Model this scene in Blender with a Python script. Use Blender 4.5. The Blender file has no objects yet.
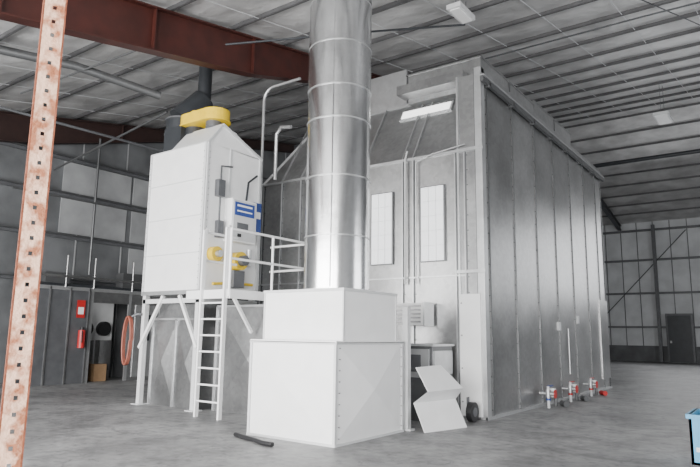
import bpy, bmesh, math, random
from mathutils import Matrix, Vector
random.seed(4)
# ---------------------------------------------------------------- materials
def mat(name, col, rough=0.5, metal=0.0, var=0.0, scale=6.0, bump=0.0, bscale=30.0, col2=None, emit=None, es=1.0, spangle=0.0, detail=6, lo=0.35, hi=0.65, stretch=None):
    m = bpy.data.materials.new(name); m.use_nodes = True
    nt = m.node_tree; N = nt.nodes; L = nt.links
    b = N["Principled BSDF"]
    b.inputs["Roughness"].default_value = rough
    b.inputs["Metallic"].default_value = metal
    b.inputs["Base Color"].default_value = (*col, 1)
    tc = N.new("ShaderNodeTexCoord")
    src = tc.outputs["Object"]
    if stretch:
        mp = N.new("ShaderNodeMapping"); mp.inputs["Scale"].default_value = stretch
        L.new(src, mp.inputs["Vector"]); src = mp.outputs["Vector"]
    if col2 is None:
        col2 = tuple(max(0, c*(1-var)) for c in col)
    if var > 0 or col2 != col:
        n = N.new("ShaderNodeTexNoise"); n.inputs["Scale"].default_value = scale; n.inputs["Detail"].default_value = detail
        L.new(src, n.inputs["Vector"])
        r = N.new("ShaderNodeValToRGB")
        r.color_ramp.elements[0].position = lo; r.color_ramp.elements[0].color = (*col2, 1)
        r.color_ramp.elements[1].position = hi; r.color_ramp.elements[1].color = (*col, 1)
        L.new(n.outputs["Fac"], r.inputs["Fac"])
        out = r.outputs["Color"]
        if spangle > 0:
            v = N.new("ShaderNodeTexVoronoi"); v.inputs["Scale"].default_value = 14
            L.new(tc.outputs["Object"], v.inputs["Vector"])
            bw = N.new("ShaderNodeRGBToBW"); L.new(v.outputs["Color"], bw.inputs["Color"])
            mr = N.new("ShaderNodeMapRange"); mr.inputs["To Min"].default_value = 1-spangle; mr.inputs["To Max"].default_value = 1
            L.new(bw.outputs["Val"], mr.inputs["Value"])
            mx = N.new("ShaderNodeMix"); mx.data_type = 'RGBA'; mx.blend_type = 'MULTIPLY'; mx.inputs["Factor"].default_value = 1
            L.new(out, mx.inputs["A"]); L.new(mr.outputs["Result"], mx.inputs["B"])
            out = mx.outputs["Result"]
            mr2 = N.new("ShaderNodeMapRange"); mr2.inputs["To Min"].default_value = rough-.06; mr2.inputs["To Max"].default_value = rough+.1
            L.new(n.outputs["Fac"], mr2.inputs["Value"]); L.new(mr2.outputs["Result"], b.inputs["Roughness"])
        L.new(out, b.inputs["Base Color"])
    if bump > 0:
        n2 = N.new("ShaderNodeTexNoise"); n2.inputs["Scale"].default_value = bscale; n2.inputs["Detail"].default_value = 4
        L.new(tc.outputs["Object"], n2.inputs["Vector"])
        bp = N.new("ShaderNodeBump"); bp.inputs["Strength"].default_value = bump; bp.inputs["Distance"].default_value = .05
        L.new(n2.outputs["Fac"], bp.inputs["Height"]); L.new(bp.outputs["Normal"], b.inputs["Normal"])
    if emit:
        b.inputs["Emission Color"].default_value = (*emit, 1); b.inputs["Emission Strength"].default_value = es
    return m
M = {}
M['galv'] = mat('galvanized_steel', (.50,.505,.51), .34, .85, .25, 1.2, bump=.07, bscale=2.5, spangle=.18)
M['galvd'] = mat('galvanized_side_sheet', (.42,.425,.43), .31, .85, .25, 1.0, bump=.08, bscale=2.0, spangle=.18)
M['galve'] = mat('galvanized_side_sheet_light', (.48,.485,.49), .33, .85, .22, 1.0, bump=.08, bscale=2.0, spangle=.18)
M['galvf'] = mat('galvanized_flange', (.60,.61,.62), .34, .75, .1, 3, spangle=.1)
M['galvs'] = mat('galvanized_seam', (.16,.165,.17), .4, .7, .1, 3)
M['duct'] = mat('spiral_duct_steel', (.76,.77,.78), .19, .97, .2, 2.0, bump=.05, bscale=4, spangle=.10, stretch=(3,3,.4))
M['white'] = mat('white_painted_metal', (.86,.865,.87), .4, 0, .05, 3, bump=.02, bscale=3)
M['white2'] = mat('white_seam_metal', (.62,.63,.64), .45, 0, .06, 5)
M['rivet'] = mat('rivet_dark', (.3,.3,.31), .4, .6)
M['cream'] = mat('rusty_cream_paint', (.60,.38,.27), .6, 0, 0, 14, col2=(.28,.10,.045), bump=.2, bscale=60, lo=.40, hi=.56)
M['rust'] = mat('rust', (.22,.065,.03), .8, .1, .4, 20, bump=.3)
M['red'] = mat('red_oxide_primer', (.058,.012,.008), .55, 0, .35, 3)
M['redd'] = mat('dark_oxide_primer', (.03,.013,.011), .65, 0, .3, 4)
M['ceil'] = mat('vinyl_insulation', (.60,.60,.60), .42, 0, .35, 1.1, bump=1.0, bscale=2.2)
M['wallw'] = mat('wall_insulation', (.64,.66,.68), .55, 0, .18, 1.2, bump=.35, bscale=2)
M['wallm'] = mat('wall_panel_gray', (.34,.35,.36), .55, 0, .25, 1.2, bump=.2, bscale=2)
M['walld'] = mat('wall_insulation_dark', (.15,.157,.165), .6, 0, .4, 1.0, bump=.35, bscale=2)  # dark gray insulation, tone mottled by noise
M['yellow'] = mat('yellow_paint', (.80,.55,.02), .35, 0, .12, 5)
M['black'] = mat('black_rubber', (.02,.02,.022), .5, 0, .2, 8)
M['dgray'] = mat('dark_gray_paint', (.04,.044,.05), .4, .2, .2, 4)
M['mgray'] = mat('mid_gray_paint', (.13,.135,.145), .45, .3, .2, 4)
M['purlin'] = mat('galvanized_purlin', (.12,.12,.125), .5, .4, .2, 4)
M['blue'] = mat('blue_label', (.02,.06,.28), .4, 0, .1, 8)
M['cyan'] = mat('blue_paint', (.05,.30,.52), .45, 0, .15, 5)
M['safety'] = mat('red_safety', (.5,.025,.025), .4, 0, .15, 5)
M['hose'] = mat('orange_hose', (.30,.09,.06), .5, 0, .2, 8)
M['glass'] = mat('window_glow_panel', (.85,.87,.88), .3, 0, .03, 3, emit=(.93,.95,1), es=.8)
M['lamp'] = mat('lamp_lens', (.9,.9,.9), .3, 0, .02, 3, emit=(1,1,.98), es=2.0)
M['card'] = mat('cardboard', (.35,.22,.12), .8, 0, .2, 5)
def floor_mat():
    m = bpy.data.materials.new('concrete_floor'); m.use_nodes=True
    nt=m.node_tree;N=nt.nodes;L=nt.links;b=N["Principled BSDF"]
    tc=N.new("ShaderNodeTexCoord")
    a=N.new("ShaderNodeTexNoise");a.inputs["Scale"].default_value=.55;a.inputs["Detail"].default_value=12;a.inputs["Roughness"].default_value=.68;a.inputs["Distortion"].default_value=.6
    c=N.new("ShaderNodeTexNoise");c.inputs["Scale"].default_value=7;c.inputs["Detail"].default_value=8
    d=N.new("ShaderNodeTexNoise");d.inputs["Scale"].default_value=1.7;d.inputs["Detail"].default_value=12;d.inputs["Roughness"].default_value=.7
    g=N.new("ShaderNodeTexNoise");g.inputs["Scale"].default_value=3.1;g.inputs["Detail"].default_value=10;g.inputs["Distortion"].default_value=2.5
    for q in(a,c,d,g):L.new(tc.outputs["Object"],q.inputs["Vector"])
    def ramp(src,p0,c0,p1,c1):
        r=N.new("ShaderNodeValToRGB");r.color_ramp.elements[0].position=p0;r.color_ramp.elements[0].color=(*c0,1);r.color_ramp.elements[1].position=p1;r.color_ramp.elements[1].color=(*c1,1)
        L.new(src.outputs["Fac"],r.inputs["Fac"]);return r.outputs["Color"]
    def mix(x,y,t='MULTIPLY'):
        mx=N.new("ShaderNodeMix");mx.data_type='RGBA';mx.blend_type=t;mx.inputs["Factor"].default_value=1
        L.new(x,mx.inputs["A"]);L.new(y,mx.inputs["B"]);return mx.outputs["Result"]
    base=ramp(a,.38,(.21,.211,.214),.62,(.385,.387,.39))
    base=mix(base,ramp(c,.3,(.76,.76,.76),.6,(1,1,1)))
    base=mix(base,ramp(d,.38,(.66,.66,.665),.52,(1,1,1)))
    base=mix(base,ramp(g,.34,(.72,.72,.725),.44,(1,1,1)))
    L.new(base,b.inputs["Base Color"])
    mr=N.new("ShaderNodeMapRange");mr.inputs["To Min"].default_value=.38;mr.inputs["To Max"].default_value=.65
    L.new(a.outputs["Fac"],mr.inputs["Value"]);L.new(mr.outputs["Result"],b.inputs["Roughness"])
    bp=N.new("ShaderNodeBump");bp.inputs["Strength"].default_value=.08;L.new(c.outputs["Fac"],bp.inputs["Height"]);L.new(bp.outputs["Normal"],b.inputs["Normal"])
    return m
M['floor']=floor_mat()

# ---------------------------------------------------------------- builder
class B:
    def __init__(s,name): s.n=name; s.v=[]; s.f=[]; s.m=[]; s.mats=[]; s.sm=[]
    def mi(s,k):
        if k not in s.mats: s.mats.append(k)
        return s.mats.index(k)
    def poly(s,vs,fs,k,smooth=False):
        o=len(s.v); s.v+= [tuple(v) for v in vs]
        i=s.mi(k)
        for f in fs: s.f.append([o+a for a in f]); s.m.append(i); s.sm.append(smooth)
    def box(s,x0,x1,y0,y1,z0,z1,k):
        if x0>x1:x0,x1=x1,x0
        if y0>y1:y0,y1=y1,y0
        if z0>z1:z0,z1=z1,z0
        s.poly([(x0,y0,z0),(x1,y0,z0),(x1,y1,z0),(x0,y1,z0),(x0,y0,z1),(x1,y0,z1),(x1,y1,z1),(x0,y1,z1)],
          [(3,2,1,0),(4,5,6,7),(0,1,5,4),(1,2,6,5),(2,3,7,6),(3,0,4,7)],k)
    def bar(s,p,q,w,h,k,up=(0,0,1)):
        p=Vector(p);q=Vector(q);d=(q-p).normalized();u=Vector(up)
        if abs(d.dot(u))>.98:u=Vector((1,0,0))
        a=d.cross(u).normalized()*w/2;b=a.cross(d).normalized()*h/2
        vs=[e+i*a+j*b for e in (p,q) for i,j in ((-1,-1),(1,-1),(1,1),(-1,1))]
        s.poly(vs,[(0,1,2,3),(7,6,5,4),(0,4,5,1),(1,5,6,2),(2,6,7,3),(3,7,4,0)],k)
    def cyl(s,p,q,r,k,seg=16,r2=None,caps=True):
        p=Vector(p);q=Vector(q);d=(q-p).normalized();r2=r if r2 is None else r2
        u=Vector((0,0,1)) if abs(d.z)<.95 else Vector((1,0,0))
        a=d.cross(u).normalized();b=a.cross(d).normalized()
        vs=[];
        for e,rr in((p,r),(q,r2)):
            for i in range(seg):
                t=2*math.pi*i/seg; vs.append(e+a*math.cos(t)*rr+b*math.sin(t)*rr)
        fs=[(i,(i+1)%seg,seg+(i+1)%seg,seg+i) for i in range(seg)]
        s.poly(vs,fs,k,True)
        if caps: s.poly(vs,[tuple(range(seg))[::-1],tuple(range(seg,2*seg))],k)
    def tube(s,pts,r,k,seg=10):
        pts=[Vector(p) for p in pts]; rings=[];prev=None
        for i,p in enumerate(pts):
            d=(pts[min(i+1,len(pts)-1)]-pts[max(i-1,0)]).normalized()
            if prev is None:
                u=Vector((0,0,1)) if abs(d.z)<.9 else Vector((1,0,0)); a=d.cross(u).normalized()
            else: a=(prev-d*prev.dot(d)).normalized()
            prev=a;b=d.cross(a)
            rings.append([p+a*math.cos(2*math.pi*j/seg)*r+b*math.sin(2*math.pi*j/seg)*r for j in range(seg)])
        vs=[v for R in rings for v in R];fs=[]
        for i in range(len(pts)-1):
            for j in range(seg): fs.append((i*seg+j,i*seg+(j+1)%seg,(i+1)*seg+(j+1)%seg,(i+1)*seg+j))
        s.poly(vs,fs,k,True); s.poly(vs,[tuple(range(seg))[::-1],tuple(range(len(vs)-seg,len(vs)))],k)
    def crease(s,c,k,d):
        c=[Vector(x) for x in c];m=sum(c,Vector())/4+Vector(d)
        s.poly(c+[m],[(0,1,4),(1,2,4),(2,3,4),(3,0,4)],k)
    def prism(s,prof,axis,a,b,k):
        def mk(p,t):
            return (t,p[0],p[1]) if axis==0 else ((p[0],t,p[1]) if axis==1 else (p[0],p[1],t))
        n=len(prof);vs=[mk(p,a) for p in prof]+[mk(p,b) for p in prof]
        s.poly(vs,[tuple(range(n)),tuple(range(n,2*n))[::-1]]+[(i,n+i,n+(i+1)%n,(i+1)%n) for i in range(n)],k)
    def done(s,bevel=0,parent=None):
        me=bpy.data.meshes.new(s.n);me.from_pydata(s.v,[],s.f)
        for k in s.mats: me.materials.append(M[k])
        for p,i,sm in zip(me.polygons,s.m,s.sm): p.material_index=i;p.use_smooth=sm
        bm=bmesh.new();bm.from_mesh(me);bmesh.ops.recalc_face_normals(bm,faces=bm.faces);bm.to_mesh(me);bm.free()
        o=bpy.data.objects.new(s.n,me);bpy.context.scene.collection.objects.link(o)
        if bevel:
            md=o.modifiers.new('bevel','BEVEL');md.width=bevel;md.segments=2;md.limit_method='ANGLE'
        if parent:o.parent=parent
        return o
XL,XR,YF,YB=-18.0,10.0,-5.0,44.0
def roof(y): return 6.3+.19*y if y<29.6 else 6.3+.19*29.6-.19*(y-29.6)
# ---------------------------------------------------------------- room shell
b=B('floor');b.box(XL-.2,XR+.2,YF-3,YB+.2,-.2,0,'floor');b.done()
b=B('ceiling')
vs=[];fs=[];ys=[]
y=YF
sp=1.55
while y<YB:
    ys.append(y);y+=sp/4
ys.append(YB)
xs=[XL+i*.7 for i in range(41)]
for yy in ys:
    ph=((yy-YF-.7)/sp)%1
    for j,x in enumerate(xs):
        sag=.08*math.sin(math.pi*ph)**2*(0.6+.4*math.sin(x*2.2+yy*1.3))
        vs.append((x,yy,roof(yy)-sag))
nx=len(xs)
for i in range(len(ys)-1):
    for j in range(nx-1): fs.append((i*nx+j,i*nx+j+1,(i+1)*nx+j+1,(i+1)*nx+j))
b.poly(vs,fs,'ceil',True)
b.done()
b=B('ceiling_purlins')
y=YF+.7
while y<YB-.3:
    z=roof(y)
    b.box(XL,XR,y-.015,y+.015,z-.09,z-.005,'purlin'); b.box(XL,XR,y-.015,y+.035,z-.10,z-.085,'purlin')
    y+=sp
for x in [XL+1.4*i for i in range(1,20)]:
    b.bar((x,YF,roof(YF)-.085),(x,29.6,roof(29.6)-.085),.015,.01,'wallw')
b.done()
def rafter(name,x,k,far='mgray'):
    b=B(name)
    def seg(pr,bot,kk):
        b.prism(pr+bot,0,x-.012,x+.012,kk)
        for P_ in (pr,bot):
            for (a,c) in zip(P_[:-1],P_[1:]): b.bar((x,a[0],a[1]),(x,c[0],c[1]),.24,.03,kk)
    seg([(YF+.05,roof(YF)-.15),(20,roof(20)-.15)],[(20,roof(20)-.5),(13.8,roof(13.8)-.5),(8.7,roof(8.7)-.98),(YF+.05,roof(YF)-.95)],k)
    seg([(20,roof(20)-.15),(29.6,roof(29.6)-.15),(YB-.05,roof(YB)-.15)],[(YB-.05,roof(YB)-.45),(29.6,roof(29.6)-.5),(20,roof(20)-.5)],far)
    for yy in (3.6,6.2,8.7,11.3,13.8):
        lo=roof(yy)-(.97 if yy<=8.7 else .97-.47*(yy-8.7)/5.1)
        b.box(x-.1,x+.1,yy-.012,yy+.012,lo,roof(yy)-.16,k)
    b.done()
rafter('roof_rafter',-9.0,'red')
rafter('roof_rafter.001',-17.7,'redd')
rafter('roof_rafter.002',3.5,'mgray')
b=B('wall_left')
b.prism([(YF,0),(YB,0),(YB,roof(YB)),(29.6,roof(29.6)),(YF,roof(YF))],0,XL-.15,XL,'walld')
for i in range(30):
    yy=YF+.8+i*1.6
    if yy<YB-.5: b.box(XL,XL+.02,yy-.02,yy+.02,0,roof(yy)-.05,'wallm')
for (ya,yb_,za,zb) in((9.6,12.0,5.75,6.7),(12.1,15,4.45,5.55),(9.6,11.9,4.45,5.55),(12.1,15,5.75,6.7),(12.1,15,3.1,4.25)):
    b.box(XL,XL+.03,ya,yb_,za,zb,'wallm')
b.done()
b=B('wall_girts_left')
for z in (2.95,4.3,5.6,6.75):
    y0=YF+.2 if z<5 else ((z-6.3)/.19+1.5 if z>6.3 else YF+.5)
    b.box(XL+.02,XL+.1,y0,YB-.3,z-.03,z+.07,'mgray')
    b.box(XL+.02,XL+.22,y0,YB-.3,z+.06,z+.09,'galvs')
b.done()
b=B('wall_back')
b.box(XL,XR,YB,YB+.15,0,roof(YB),'wallw')
b.box(XL,XR,YB-.02,YB,0,1.0,'walld')
for i in range(28): b.box(XL+i,XL+i+.05,YB-.03,YB,0,roof(YB),'walld')
b.done()
b=B('wall_girts_back')
for z in (2.2,4.4,6.6,8.6):
    b.box(XL+.3,XR-.3,YB-.28,YB-.03,z-.06,z+.06,'mgray')
for x in (-13.5,-6.9,4.2):
    b.box(x-.1,x+.1,YB-.5,YB-.3,0,roof(YB)-.3,'mgray')
b.bar((-12.8,YB-.35,.2),(-5,YB-.35,8.4),.05,.05,'dgray')
b.done()
b=B('door_1')
b.box(-6.5,-4.95,YB-.62,YB-.52,0,3.05,'mgray'); b.box(-6.38,-5.07,YB-.68,YB-.6,.03,2.93,'dgray'); b.box(-6.3,-6.2,YB-.75,YB-.68,1.2,1.35,'galv')
b.done()
b=B('wall_right')
b.prism([(YF,0),(YB,0),(YB,roof(YB)),(29.6,roof(29.6)),(YF,roof(YF))],0,XR,XR+.15,'wallm');b.done()
b=B('wall_front')
b.box(XL,-15,YF-.15,YF,0,roof(YF),'wallw');b.box(5,XR,YF-.15,YF,0,roof(YF),'wallw');b.box(-15,5,YF-.15,YF,4.8,roof(YF),'wallw');b.done()

# ---------------------------------------------------------------- spray booth
X1,Y1,Y2=-4.6,10.65,19.9
XA=-10.4
H=6.75
b=B('paint_spray_booth')
b.box(X1-.12,X1-.004,Y1,Y2,0,H,'galvd')
b.box(XA,X1-.12,Y1+.004,Y1+.12,0,5.12,'galv')
zs,zt=5.12,6.72; yt=Y1+.95
hipL=XA+.9
b.poly([(XA,Y1,zs),(X1-.12,Y1,zs),(X1-.12,yt,zt),(hipL,yt,zt)],[(0,1,2,3)],'galv')
b.poly([(XA,Y1,zs),(hipL,yt,zt),(hipL,Y2,zt),(XA,Y2,zs)],[(0,1,2,3)],'galvd')
b.poly([(hipL,yt,zt),(X1-.12,yt,zt),(X1-.12,Y2,zt),(hipL,Y2,zt)],[(0,1,2,3)],'galvd')
b.box(XA,XA+.1,Y1+.12,Y2,0,zs,'galvd')
b.box(XA,X1,Y2-.1,Y2,0,zs,'galvd')
b.poly([(X1-.5,Y1+.02,zs),(X1-.5,yt,zt),(X1-.5,yt,zs)],[(0,1,2)],'galvf')
b.box(X1-.5,X1-.12,Y1,Y1+.1,zs,H-.1,'galve')
b.box(X1-.5,X1-.12,Y1+.1,yt,zt-.1,H-.1,'galv')
xs=[-10.35,-9.75,-9.15,-8.55,-7.95,-7.35,-6.35,-6.1,-5.15,-4.95]
tone=['galvd','galv','galvd','galv','galvd','galve','galv','galve','galvd','galve']
for i,x in enumerate(xs):
    xe=xs[i+1] if i+1<len(xs) else X1-.12
    b.box(x,xe,Y1,Y1+.004,0,zs,tone[i])
    b.box(x-.012,x+.012,Y1-.04,Y1,.0,zs,'galvf'); b.box(x+.012,x+.03,Y1-.012,Y1,.0,zs,'galvs')
for x in xs[1:]:
    if x<-5.2:
        b.bar((x,Y1-.02,zs),(x,yt-.02,zt+.02),.025,.05,'galvf')
b.box(XA,X1-.1,Y1-.05,Y1,zs-.04,zs+.01,'galvf')
b.box(XA,-4.95,Y1-.03,Y1,2.62,2.65,'galvf')
b.bar((XA+.9,yt,zt+.02),(X1-.1,yt,zt+.02),.07,.07,'galvf')
b.bar((XA,Y1,zs),(hipL,yt,zt),.06,.06,'galvf')
for x in xs:
    z=.2
    while z<5: b.cyl((x+.05,Y1-.012,z),(x+.05,Y1,z),.012,'galvs',6); z+=.3
b.box(X1-.1,X1+.04,Y1-.05,Y1+.12,0,H,'galvf'); b.box(X1-.5,X1-.46,Y1-.04,Y1,0,H-.1,'galvf')
b.box(X1-.125,X1-.1,Y1-.02,Y1,0,H,'galvs')
for z in (2.7,5.1): b.box(X1-.52,X1+.06,Y1-.07,Y1,z-.03,z+.03,'galvf')
b.box(X1-.47,X1-.05,Y1-.08,Y1-.01,.05,2.27,'white')
for z in (.3,.9,1.5,2.1): b.cyl((X1-.43,Y1-.09,z),(X1-.43,Y1-.07,z),.015,'rivet',8)
for (a,c) in((-7.1,-6.6),(-5.9,-5.4)):
    b.box(a-.03,c+.03,Y1-.05,Y1,2.93,4.47,'galvs')
    b.box(a,c,Y1-.06,Y1-.03,2.95,4.45,'glass')
    for i in range(1,3): b.box(a+.167*i,a+.167*i+.008,Y1-.065,Y1-.05,2.95,4.45,'white2')
    for i in range(1,5): b.box(a,c,Y1-.065,Y1-.05,2.95+.3*i,2.958+.3*i,'white2')
b.tube([(-6.25,Y1-.09,2.5),(-6.25,Y1-.09,5.1),(-6.25,Y1+.0,5.3)],.022,'white2')
b.tube([(-6.0,Y1-.09,2.5),(-6.0,Y1-.09,5.0),(-5.6,Y1-.09,5.12),(-4.9,Y1-.09,5.2)],.015,'galvf')
hv=Vector((0,yt-Y1,zt-zs));n=Vector((0,-(zt-zs),(yt-Y1))).normalized()
c0=Vector((-6.85,Y1,zs))+hv*.8;c1=Vector((-5.55,Y1,zs))+hv*.8
b.bar(c0+n*.02,c1+n*.02,.30,.04,'galvf',up=n); b.bar(c0+n*.045+Vector((.05,0,0)),c1+n*.045-Vector((.05,0,0)),.22,.02,'lamp',up=n)
sy=[Y1,10.95,12.3,13.7,15.1,16.5,17.9,19.2,19.88]
st=['galve','galvd','galve','galvd','galvd','galve','galvd','galve']
for i in range(8): b.box(X1-.004,X1,sy[i],sy[i+1],0,H,st[i])
for i,y in enumerate(sy[1:]):
    b.box(X1,X1+.022,y-.01,y+.01,0,H-.05,'galvs')
    b.box(X1,X1+.01,y+.01,y+.02,0,H-.05,'galvf')
    z=.15
    while z<6.3: b.cyl((X1,y-.06,z),(X1+.012,y-.06,z),.012,'galvs',6); z+=.3
b.box(X1,X1+.05,Y1-.05,Y2,0,.05,'galvf')
b.box(X1-.02,X1+.04,Y1,Y2,H-.1,H,'galve')
b.box(X1+.05,X1+.12,Y1-.1,Y2+.1,6.42,6.53,'galvs'); b.box(X1+.03,X1+.14,Y1-.1,Y2+.1,6.52,6.55,'galvf')
for y in [10.9+i*1.3 for i in range(7)]: b.box(X1,X1+.12,y-.03,y+.03,6.40,6.57,'galvs')
b.box(X1,X1+.03,19.0,Y2,.3,2.6,'galve')
for (y,z) in((15.0,1.75),(16.6,1.95)): b.box(X1,X1+.06,y-.07,y+.07,z-.1,z+.1,'white2')
b.done()
b=B('booth_roof_plenum')
for i,(a,c,h) in enumerate([(11.3,14.6,7.3),(14.6,17.8,7.4),(17.8,19.3,7.0)]):
    b.box(-6.6+.3*i,-4.85,a,c-.03,6.76,h,'galve')
    b.box(-6.65+.3*i,-4.83,a-.03,c,h,h+.03,'galvd')
    y=a+1.6
    while y<c-.1: b.box(-4.85,-4.83,y-.015,y+.015,6.76,h,'galvs'); y+=1.6
b.box(-6.6,-4.72,11.3,19.3,6.63,6.76,'galvd')
b.box(-6.7,-5.1,10.95,11.3,6.74,6.95,'galvd')
b.done()
b=B('rooftop_air_duct')
b.box(-9.1,-7.2,12.2,15,6.75,7.9,'galvd')
for y in(12.2,13.6,15): b.box(-9.14,-7.16,y-.03,y+.03,6.75,7.94,'galvf')
b.box(-7.2,-6.75,12.6,13.6,6.85,7.2,'galv')
b.done()
for i,(y,k) in enumerate([(13.3,'blue'),(14.9,'safety'),(16.7,'safety')]):
    b=B('drain_valve' if i==0 else 'drain_valve.%03d'%i)
    xx=X1+.26
    b.cyl((X1+.07,y,.3),(xx+.1,y,.3),.035,'galvf'); b.cyl((xx,y,.0),(xx,y,.45),.03,'white2',12)
    b.cyl((xx,y,.22),(xx,y,.38),.055,'galvf',12)
    b.cyl((xx+.06,y,.3),(xx+.13,y,.3),.05,'galvf',12); b.cyl((xx+.14,y,.3),(xx+.16,y,.3),.09,'safety',16)
    b.cyl((xx,y,.16),(xx,y,.2),.05,k,12)
    b.cyl((xx,y,.3),(xx,y+.5,.3),.03,'galvf',12);b.cyl((xx,y+.5,0),(xx,y+.5,.33),.035,'galvs',12)
    b.box(xx-.06,xx+.1,y+.1,y+.2,.22,.4,'white'); b.box(xx-.02,xx+.02,y+.0,y+.3,.44,.46,k)
    b.cyl((xx+.1,y+.6,.06),(xx+.25,y+.4,.06),.06,'safety' if i==2 else 'galvs',12)
    b.done()
b=B('side_conduit');b.tube([(X1+.07,15.6,.6),(X1+.07,15.6,1.7)],.015,'galvf');b.done()

# ---------------------------------------------------------------- white duct base + duct
b=B('exhaust_duct_base')
x0,x1,y0,y1,h=-6.70,-5.10,6.75,8.5,1.38
b.box(x0+.02,x1-.02,y0+.02,y1-.02,0.0,h-.01,'white')
b.crease([(x0,y0,.02),(x1,y0,.02),(x1,y0,h),(x0,y0,h)],'white',(0,-.05,0))
b.crease([(x1,y0,.02),(x1,y1,.02),(x1,y1,h),(x1,y0,h)],'white',(.07,0,0))
for z in (0,h-.03):
    b.box(x0-.02,x1+.02,y0-.03,y0+.02,z,z+.03,'white2');b.box(x1-.02,x1+.03,y0-.02,y1+.02,z,z+.03,'white2')
for (x,y) in((x0,y0),(x1,y0),(x1,y1)): b.box(x-.02,x+.02,y-.02,y+.02,0,h,'white2')
b.box(x0-.01,x1+.03,y0-.03,y1+.02,h-.01,h+.02,'white')
for i in range(9):
    z=.1+i*.15
    b.cyl((x1+.02,y0+.06,z),(x1+.04,y0+.06,z),.008,'rivet',6);b.cyl((x1+.02,y1-.06,z),(x1+.04,y1-.06,z),.008,'rivet',6)
u0,u1,v0,v1,h2=-6.68,-5.15,6.98,8.4,2.14
b.box(u0,u1,v0,v1,h,h2,'white')
b.box(u0-.02,u1+.02,v0-.02,v1+.02,h2-.03,h2+.01,'white2')
for (x,y) in((u0,v0),(u1,v0),(u1,v1)): b.box(x-.012,x+.012,y-.012,y+.012,h,h2,'white2')
b.done()
cx,cy,r=-5.83,7.7,.52
b=B('galvanized_exhaust_duct')
zz=[2.15,3.0,3.95,4.9,5.45,6.2,7.0,7.6]
for a,c in zip(zz[:-1],zz[1:]):
    b.cyl((cx,cy,a),(cx,cy,c),r if a<5.4 else r*1.015,'duct',96,caps=False)
    b.cyl((cx,cy,c-.01),(cx,cy,c+.01),r*1.015+.006,'galvf',96)
b.cyl((cx,cy,2.15),(cx,cy,2.18),r+.03,'galvf',64)
b.bar((cx+r*.45,cy-r*.9,2.2),(cx+r*.45,cy-r*.9,7.5),.02,.012,'duct')
b.done()

# ---------------------------------------------------------------- air unit
b=B('air_makeup_unit')
x0,x1,y0,y1,z0,z1=-11.2,-9.38,7.95,9.5,2.32,5.34
b.box(x0,x1,y0,y1,z0,z1,'white')
rows=[z0+i*(z1-z0)/4 for i in range(5)]
for r0,r1 in zip(rows[:-1],rows[1:]):
    b.crease([(x0,y0-.01,r0+.01),(x1,y0-.01,r0+.01),(x1,y0-.01,r1-.01),(x0,y0-.01,r1-.01)],'white',(0,-.02,0))
    b.box(x0,x1,y0-.025,y0,r1-.01,r1+.01,'white2')
for x in (x0+.02,x1-.03): b.box(x-.03,x+.03,y0-.03,y0,z0,z1,'white2')
for i in range(22):
    z=z0+.1+i*.13
    b.cyl((x1-.05,y0-.04,z),(x1-.05,y0-.02,z),.009,'rivet',6);b.cyl((x1+.0,y0+.06,z),(x1+.03,y0+.06,z),.009,'rivet',6);b.cyl((x0+.03,y0-.04,z),(x0+.03,y0-.02,z),.009,'rivet',6)
b.box(x1-.02,x1+.025,y0,y0+.05,z0,z1,'white2');b.box(x1-.02,x1+.025,y1-.05,y1,z0,z1,'white2')
b.box(x1-.02,x1+.02,y0+.62,y0+.66,z0,z1,'white2')
b.prism([(y0,z1),(y0+.38,z1+.47),(y0+.75,z1+.4),(y1,z1-.02)],0,x0+.7,x1,'white')
b.prism([(y0-.02,z1),(y0+.38,z1+.5),(y0+.38,z1+.47),(y0+.02,z1-.02)],0,x0+.68,x1+.03,'white2')
b.prism([(y0+.38,z1+.5),(y1+.03,z1),(y1,z1-.04),(y0+.38,z1+.45)],0,x1-.02,x1+.04,'white2')
b.box(x0-.02,x1+.02,y0-.03,y1,z0-.08,z0,'galvf')
b.box(x1,x1+.22,8.5,9.2,3.35,4.25,'white');b.box(x1+.22,x1+.235,8.53,9.17,3.38,4.22,'white2')
b.box(x1+.235,x1+.245,8.56,9.12,3.9,4.18,'blue');b.box(x1+.245,x1+.25,8.62,9.05,4.09,4.13,'white');b.box(x1+.245,x1+.25,8.62,9.05,3.98,4.01,'white')
b.box(x1+.235,x1+.245,8.64,8.95,3.6,3.75,'mgray');b.box(x1+.235,x1+.245,8.66,8.76,3.45,3.52,'black')
b.box(x1,x1+.12,8.2,8.38,4.25,4.6,'mgray'); b.box(x1,x1+.1,8.25,8.4,3.4,3.75,'mgray')
b.box(x1,x1+.1,9.25,9.47,3.65,4.3,'blue');b.box(x1+.1,x1+.11,9.28,9.44,3.95,4.1,'white')
b.tube([(x1+.06,8.3,4.6),(x1+.06,8.3,4.9),(x1+.06,8.6,4.95)],.02,'mgray');b.tube([(x1+.06,8.3,4.25),(x1+.06,8.3,3.75)],.02,'mgray')
b.tube([(x1+.1,9.0,4.25),(x1+.1,9.05,4.7),(x1+.1,9.3,4.9)],.025,'dgray')
b.cyl((x1,8.75,2.95),(x1+.3,8.75,2.95),.19,'yellow',20);b.cyl((x1+.3,8.75,2.95),(x1+.42,8.75,2.95),.11,'mgray',16);b.box(x1,x1+.25,8.6,8.9,2.4,2.75,'mgray')
b.cyl((x1,8.22,3.05),(x1+.16,8.22,3.05),.15,'yellow',20);b.cyl((x1,8.22,3.05),(x1+.25,8.22,3.05),.07,'galvf',14)
b.cyl((x1+.05,9.2,2.9),(x1+.05,9.2,3.25),.06,'galvf',12);b.tube([(x1+.08,8.2,2.45),(x1+.08,8.7,2.5),(x1+.08,9.3,2.5)],.03,'yellow')
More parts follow.
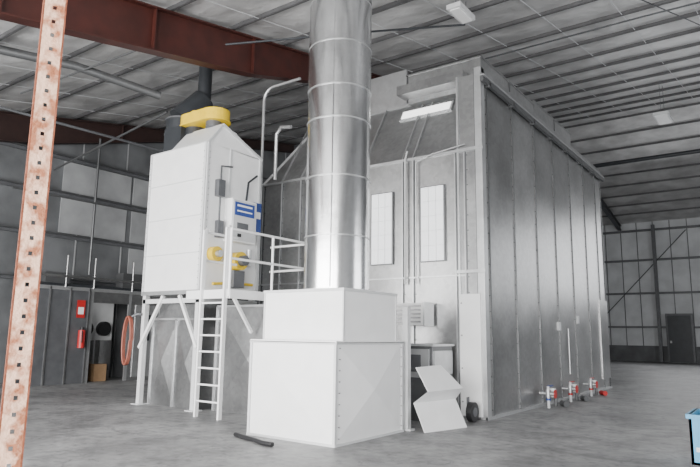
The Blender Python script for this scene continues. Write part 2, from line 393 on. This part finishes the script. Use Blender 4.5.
for (x,y) in((x0+.06,y0+.05),(x1-.06,y0+.05),(x1-.06,y1-.06),(x0+.06,y1-.06)):
    b.box(x-.05,x+.05,y-.05,y+.05,0,z0-.08,'white2');b.box(x-.12,x+.12,y-.12,y+.12,0,.015,'white2')
b.bar((x0+.0,y0,1.15),(x0+.7,y0,z0-.1),.06,.06,'white')
b.bar((x1,y0,1.2),(x1-.6,y0,z0-.1),.06,.06,'white')
b.box(x0,x1,y0,y0+.06,z0-.25,z0-.16,'white2')
b.box(x1-.05,x1+.05,y0,y1,z0-.25,z0-.16,'white2')
unit=b.done()
b=B('intake_plenum')
px0,px1,py0,py1,ph=-11.0,-9.5,8.15,9.4,1.75
b.box(px0,px1,py0,py1,0,ph,'galvd')
b.prism([(px0,ph),(px1,ph),(px1+.02,2.06),(px0+.5,2.06)],1,py0,py1,'galvd')
for i,(a,c) in enumerate(((px0,(px0+px1)/2),((px0+px1)/2,px1))):
    b.crease([(a,py0-.005,.05),(c,py0-.005,.05),(c,py0-.005,ph-.03),(a,py0-.005,ph-.03)],'galvd',(0,-.06,0))
    b.box(c-.015,c+.015,py0-.05,py0,0,ph,'galvf')
b.box(px0-.02,px0+.02,py0-.05,py0,0,ph,'galvf');b.box(px0,px1,py0-.05,py0,ph-.02,ph+.02,'galvf')
qx0,qx1,qy0,qy1,qh=-9.2,-7.35,8.3,9.6,2.0
b.box(qx0,qx1,qy0,qy1,0,qh,'galvd')
b.crease([(qx0,qy0-.005,.05),(qx1,qy0-.005,.05),(qx1,qy0-.005,qh-.03),(qx0,qy0-.005,qh-.03)],'galvd',(0,-.09,0))
b.crease([(qx1+.005,qy0,.05),(qx1+.005,qy1,.05),(qx1+.005,qy1,qh-.03),(qx1+.005,qy0,qh-.03)],'galvd',(.06,0,0))
for x in(qx0,qx1):b.box(x-.02,x+.02,qy0-.04,qy0,0,qh,'galvf')
b.box(qx0,qx1,qy0-.04,qy0,qh-.02,qh+.02,'galvf')
b.box(px1,qx0,8.6,9.35,0.1,1.6,'galvd')
b.done(parent=unit)
b=B('access_platform')
a0,a1,c0,c1,zp=-9.25,-8.12,7.55,9.75,2.24
l0,l1=-8.78,-8.17;ly=7.5
b.box(a0,a1,c0,c1,zp-.04,zp,'white2')
b.box(a0,a1,c0-.03,c0+.02,zp-.14,zp+.02,'white');b.box(a1-.02,a1+.03,c0,c1,zp-.14,zp+.02,'white')
rt=zp+1.12
rr=.025
for (x,y) in((a1,c0),(a1,8.65),(a1,c1),(l0-.08,c0)):
    b.cyl((x,y,zp-.1),(x,y,rt),rr,'white',10)
for z in (rt,zp+.58):
    b.cyl((a1,c0,z),(a1,c1,z),rr,'white',10)
    b.cyl((a0+.03,c1,z),(a1,c1,z),rr,'white',10)
    b.cyl((l0-.08,c0,z),(l0-.08,8.4,z),rr,'white',10)
b.box(a1-.07,a1+.01,c1-.09,c1-.01,0,zp-.05,'white2')
b.bar((a1,c0+.1,zp-.1),(a1-.0,c0+.6,1.5),.05,.05,'white')
b.box(l0-.02,l0+.02,ly-.04,ly+.04,0,rt+.02,'white');b.box(l1-.02,l1+.02,ly-.04,ly+.04,0,rt+.02,'white')
z=.28
while z<zp: b.cyl((l0,ly,z),(l1,ly,z),.017,'white',10); z+=.29
for x in (l0,l1): b.tube([(x,ly,rt),(x,ly+.05,rt+.06),(x,ly+.12,rt+.02)],.02,'white')
b.done()
b=B('exhaust_fan')
def outline(c0,c1,r,seg=14):
    a=math.atan2(c1[1]-c0[1],c1[0]-c0[0]);pr=[]
    for i in range(seg+1):
        t=a+math.pi/2+math.pi*i/seg;pr.append((c0[0]+math.cos(t)*r,c0[1]+math.sin(t)*r))
    for i in range(seg+1):
        t=a-math.pi/2+math.pi*i/seg;pr.append((c1[0]+math.cos(t)*r,c1[1]+math.sin(t)*r))
    return pr
b.prism(outline((-10.45,8.45),(-9.75,8.45),.3),2,5.98,6.22,'yellow')
b.prism(outline((-10.45,8.45),(-9.75,8.45),.325),2,5.96,5.99,'yellow')
b.cyl((-10.3,8.4,6.22),(-10.3,8.4,6.3),.14,'yellow',20)
b.cyl((-9.75,8.4,5.83),(-9.75,8.4,5.98),.17,'mgray',24)
b.cyl((-10.45,8.5,5.8),(-10.45,8.5,5.98),.24,'dgray',24)
b.box(-11.1,-10.52,8.15,9.0,5.36,5.98,'dgray')
b.box(-11.15,-10.52,8.1,9.3,5.34,5.40,'mgray')
b.cyl((-11.2,8.72,5.34),(-11.2,8.72,6.35),.38,'dgray',28); b.cyl((-11.2,8.72,6.35),(-10.95,9.1,7.0),.38,'dgray',28,r2=.26); b.cyl((-10.95,9.1,7.0),(-10.95,9.1,7.85),.16,'dgray',24)
for z in (5.6,6.0,6.35): b.cyl((-11.2,8.72,z-.02),(-11.2,8.72,z+.02),.41,'mgray',28)
b.done(parent=unit)
b=B('gas_vent_pipe')
vx,vy=-9.6,9.75
b.tube([(vx,vy,2.3),(vx,vy,6.85)]+[(vx+.3-.3*math.cos(t),vy,6.85+.3*math.sin(t)) for t in [math.pi/2*i/6 for i in range(1,7)]]+[(vx+1.1,vy,7.15)],.035,'galvf')
b.tube([(vx+.15,vy+.3,5.0),(vx+.15,vy+.3,6.1),(vx+.3,vy+.3,6.25),(vx+.6,vy+.3,6.2)],.045,'galvf')
b.done()
b=B('louvered_transfer_duct')
b.box(-6.3,-5.65,10.2,10.58,1.68,2.1,'white')
for i in range(5): b.box(-6.25,-5.7,10.17,10.2,1.73+i*.075,1.76+i*.075,'rivet')
b.box(-5.65,-5.62,10.2,10.58,1.66,2.12,'galvf')
b.done()
b=B('white_corner_panel');b.box(-5.16,-5.06,8.62,8.72,0,1.95,'white2');b.box(-5.3,-5.0,8.6,8.74,0,.03,'white2');b.done()
b=B('parts_cabinet')
b.box(-5.75,-5.2,9.7,10.5,0,1.3,'galvs');b.box(-5.2,-5.17,9.75,10.45,.8,1.22,'galvf');b.box(-5.7,-5.25,9.67,9.7,.75,1.25,'galvf');b.box(-5.78,-5.15,9.65,10.5,1.3,1.34,'galvf');b.box(-5.65,-5.4,9.65,9.67,.85,1.15,'mgray')
b.done()
b=B('folded_sheet_metal_panel')
def sheet(p,k):
    top=[Vector(q) for q in p]; n=Vector((.012,0,.004))
    for i in range(len(top)//2-1):
        q=[top[2*i],top[2*i+1],top[2*i+3],top[2*i+2]]
        b.poly(q+[v-n for v in q],[(0,1,2,3),(4,5,6,7),(0,1,5,4),(1,2,6,5),(2,3,7,6),(3,0,4,7)],k)
sheet([(-4.75,8.62,0.0),(-4.5,9.6,0.0),(-5.02,8.75,.42),(-4.8,9.8,.42),(-4.72,8.68,.62),(-4.58,9.65,.62),(-4.98,8.75,.98),(-4.9,9.45,1.0)],'white')
b.done()
b=B('caster_wheel');b.cyl((-4.75,10.25,.17),(-4.65,10.25,.17),.17,'black',24);b.cyl((-4.76,10.25,.17),(-4.64,10.25,.17),.08,'mgray',16);b.box(-4.79,-4.77,10.21,10.29,.15,.42,'mgray');b.done()
b=B('black_floor_hose')
b.tube([(-6.72,6.50,.03),(-6.5,6.42,.03),(-6.2,6.36,.03),(-5.95,6.26,.03),(-5.75,6.25,.03)],.03,'black');b.done()
b=B('blue_storage_bin')
bx0,bx1,by0,by1,bz=-1.08,-.2,8.35,9.1,.62
t=.03
b.box(bx0,bx1,by0,by1,.05,.08,'cyan')
b.box(bx0,bx0+t,by0,by1,.05,bz,'cyan');b.box(bx1-t,bx1,by0,by1,.05,bz,'cyan');b.box(bx0,bx1,by0,by0+t,.05,bz,'cyan');b.box(bx0,bx1,by1-t,by1,.05,bz,'cyan')
b.box(bx0-.02,bx1+.02,by0-.03,by0+.02,bz-.05,bz,'cyan');b.box(bx0-.03,bx0+.02,by0,by1,bz-.05,bz,'cyan')
for x in(bx0,bx1-.08):
    for y in(by0,by1-.08): b.box(x,x+.08,y,y+.08,0,.05,'dgray')
b.box(bx0+.06,bx1-.06,by0-.01,by0,.2,.25,'white2')
b.done()
# ---------------------------------------------------------------- rack upright
b=B('pallet_rack_upright')
w,d,H2=.1,.06,4.3
b.box(-w/2+.008,-.008,-.003,.0,0,H2,'cream');b.box(.008,w/2-.008,-.003,.0,0,H2,'cream')
b.box(-w/2,-w/2+.008,-.003,.0,0,H2,'rust');b.box(w/2-.008,w/2,-.003,.0,0,H2,'rust')
z=0
while z<H2-.08:
    b.box(-.008,.008,-.003,0,z,z+.05,'cream'); z+=.068
b.box(-w/2,-w/2+.003,0,d,0,H2,'rust');b.box(w/2-.003,w/2,0,d,0,H2,'rust')
b.box(-w/2,-.02,d-.003,d,0,H2,'rust');b.box(.02,w/2,d-.003,d,0,H2,'rust')
b.box(-w/2-.02,w/2+.02,-.03,d+.03,0,.01,'rust')
o=b.done()
o.location=(-2.67,1.31,0)
o.rotation_euler=(0,0,math.atan2(-1.33,2.67)+math.pi/2+.05)
# ---------------------------------------------------------------- left background enclosure
b=B('workshop_enclosure')
ex=-16.6
b.box(XL+.3,ex,8.3,8.4,0,2.75,'dgray');b.box(XL+.3,ex,13.9,14.0,0,2.75,'dgray')
b.box(XL+.3,ex,8.3,14.0,2.7,2.8,'dgray')
def pan(y0,y1,z0,z1,k): b.box(ex-.05,ex,y0,y1,z0,z1,k)
pan(8.4,10.0,0,2.7,'mgray');pan(10.0,10.12,0,2.7,'galvf');pan(10.12,11.3,2.3,2.7,'galvd');pan(11.3,11.4,0,2.7,'galvf');pan(11.4,14,0,2.7,'galvd')
for y in(8.8,9.4,9.98):b.box(ex,ex+.03,y-.02,y+.02,0,2.7,'galvd')
b.box(ex,ex+.03,8.4,14,2.62,2.72,'galvf')
b.box(ex,ex+.03,11.55,12.3,.1,2.3,'galvf'); b.box(ex,ex+.03,12.45,13.2,.1,2.3,'galvf')
b.box(ex+.03,ex+.04,11.75,12.1,1.2,2.0,'dgray')
b.box(ex-.9,ex-.85,10.1,11.35,0,2.6,'white2')
for y in(10.4,11.0):
    b.cyl((ex-.84,y,1.55),(ex-.7,y,1.55),.22,'black',24);b.box(ex-.84,ex-.6,y-.2,y+.2,.3,1.2,'galvd')
b.box(ex-.6,ex-.3,10.5,10.9,0,.5,'card')
b.tube([(ex+.05,8.3,3.0),(ex+.05,12,3.0),(ex+.05,14,3.0)],.04,'galvd')
for y in(9.2,10.06,11.35,12.4): b.tube([(ex+.05,y,2.7),(ex+.05,y,3.6)],.025,'galvd')
b.box(ex-.2,ex+.06,8.6,9.3,2.8,3.1,'galvs');b.box(ex-.3,ex+.06,11.0,12.2,2.8,3.25,'galvs')
b.box(ex-.5,ex-.1,10.2,11.2,2.64,2.7,'lamp')  # added glowing panel, brightens the left background
b.done()
b=B('fire_extinguisher')
b.cyl((ex+.14,9.75,1.0),(ex+.14,9.75,1.5),.1,'safety',16);b.cyl((ex+.14,9.75,1.5),(ex+.14,9.75,1.58),.05,'black',10);b.tube([(ex+.14,9.75,1.55),(ex+.25,9.7,1.45),(ex+.25,9.7,1.15)],.015,'black')
b.box(ex+.03,ex+.05,9.7,9.8,1.1,1.4,'mgray')
b.box(ex+.03,ex+.04,9.6,9.85,1.85,2.35,'safety');b.box(ex+.04,ex+.045,9.64,9.81,1.95,2.15,'white');b.done()
b=B('coiled_air_hose')
b2=[(-11.36+.13*math.cos(i/80*2*math.pi*4),7.80-.08*i/80,1.3+.5*math.sin(i/80*2*math.pi*4)) for i in range(81)]
b.tube(b2,.018,'hose',8);b.tube([(-11.3,7.8,1.8),(-11.2,7.85,1.85),(-11.16,7.92,1.85)],.03,'mgray');b.done()
b=B('galvanized_riser_duct')
b.box(-13.6,-12.7,10.2,10.9,0,5.4,'galvd')
for z in(1.2,2.4,3.6,4.8):b.box(-13.64,-12.66,10.16,10.94,z,z+.05,'galvf')
b.done()
def fixture(name,x,y,dz=.6,l=1.2,w=.5):
    b=B(name);z=roof(y)-dz
    b.box(x-w/2,x+w/2,y-l/2,y+l/2,z,z+.1,'white2');b.box(x-w/2+.05,x+w/2-.05,y-l/2+.05,y+l/2-.05,z-.02,z,'white')
    for s in(-.4,.4):b.cyl((x,y+s*l/1.2,z+.1),(x,y+s*l/1.2,roof(y+s*l/1.2)-.02),.008,'mgray',6)
    b.done()
fixture('hanging_light_fixture',-14.3,5.2);fixture('hanging_light_fixture.001',-4.9,10.5,.4,.7,.3);fixture('hanging_light_fixture.002',-3.2,24,1.4)
b=B('diagonal_branch_duct')
b.tube([(-12.3,4.9,6.95),(-11.7,6.3,6.95),(-11.0,7.9,6.68)],.09,'galvs',16);b.tube([(-12.3,4.9,6.95),(-12.3,4.9,7.1)],.1,'galvs',16)
b.done()
def pipe(name,pts,r,k):
    b=B(name);b.tube(pts,r,k);b.done()
pipe('overhead_conduit',[(-17.4,9.0,6.2),(-12.2,9.0,6.9)],.03,'galvs')
pipe('overhead_conduit.001',[(-12.9,4.5,6.0),(-12.9,20,6.4)],.03,'mgray')
pipe('overhead_conduit.002',[(-8.6,7.6,7.1),(-6.6,9.3,7.5),(-5.0,10.9,7.9)],.022,'dgray')
pipe('overhead_conduit.003',[(-4.2,4.2,6.85),(-.3,20,9.85)],.014,'dgray')
pipe('overhead_conduit.004',[(-8.6,30,9.7),(3.2,30,9.7)],.1,'dgray')
pipe('overhead_conduit.005',[(-2.5,2,6.3),(2.5,14,8.7)],.014,'dgray')
pipe('overhead_conduit.006',[(-13.8,6.2,6.8),(-9.4,6.6,6.95)],.02,'galvs')
pipe('overhead_conduit.007',[(-8.7,14,8.6),(-2,14,8.6),(3,14.2,8.6)],.02,'dgray')
pipe('overhead_conduit.008',[(-17.6,10.5,3.2),(-17.6,10.5,7.6)],.04,'galvs')
pipe('overhead_conduit.009',[(-15.5,7,5.0),(-15.5,13,5.0)],.025,'galvs')
# ---------------------------------------------------------------- lighting
def area(name,loc,rot,sx,sy,p,col=(1,1,1)):
    l=bpy.data.lights.new(name,'AREA');l.shape='RECTANGLE';l.size=sx;l.size_y=sy;l.energy=p;l.color=col
    o=bpy.data.objects.new(name,l);o.location=loc;o.rotation_euler=rot;bpy.context.scene.collection.objects.link(o)
area('daylight_door_opening',(-5,YF-.4,2.4),(math.radians(90),0,0),19,4.6,6300,(1,.985,.965))
area('side_fill_light',(XR-.3,16,3.0),(math.radians(90),0,math.radians(90)),10,4.5,1000,(.97,.98,1))  # added fill lamp for the booth side; the right wall is closed
area('rear_fill_light',(0,38,6),(math.radians(60),0,math.radians(180)),14,5,800,(.97,.98,1))  # fill area lamp standing before the closed back wall
w=bpy.data.worlds.new('World');bpy.context.scene.world=w;w.use_nodes=True
w.node_tree.nodes["Background"].inputs[0].default_value=(.95,.97,1,1);w.node_tree.nodes["Background"].inputs[1].default_value=1.3
# ---------------------------------------------------------------- camera
cam=bpy.data.cameras.new('camera');cam.sensor_width=36;cam.lens=606/700*36
co=bpy.data.objects.new('camera',cam);bpy.context.scene.collection.objects.link(co)
R=(Matrix.Rotation(math.radians(35.9),3,'Z')@Matrix.Rotation(math.radians(99.4),3,'X')@Matrix.Rotation(math.radians(0.8),3,'Z'))
co.matrix_world=Matrix.Translation((0,0,1.5))@R.to_4x4()
bpy.context.scene.camera=co
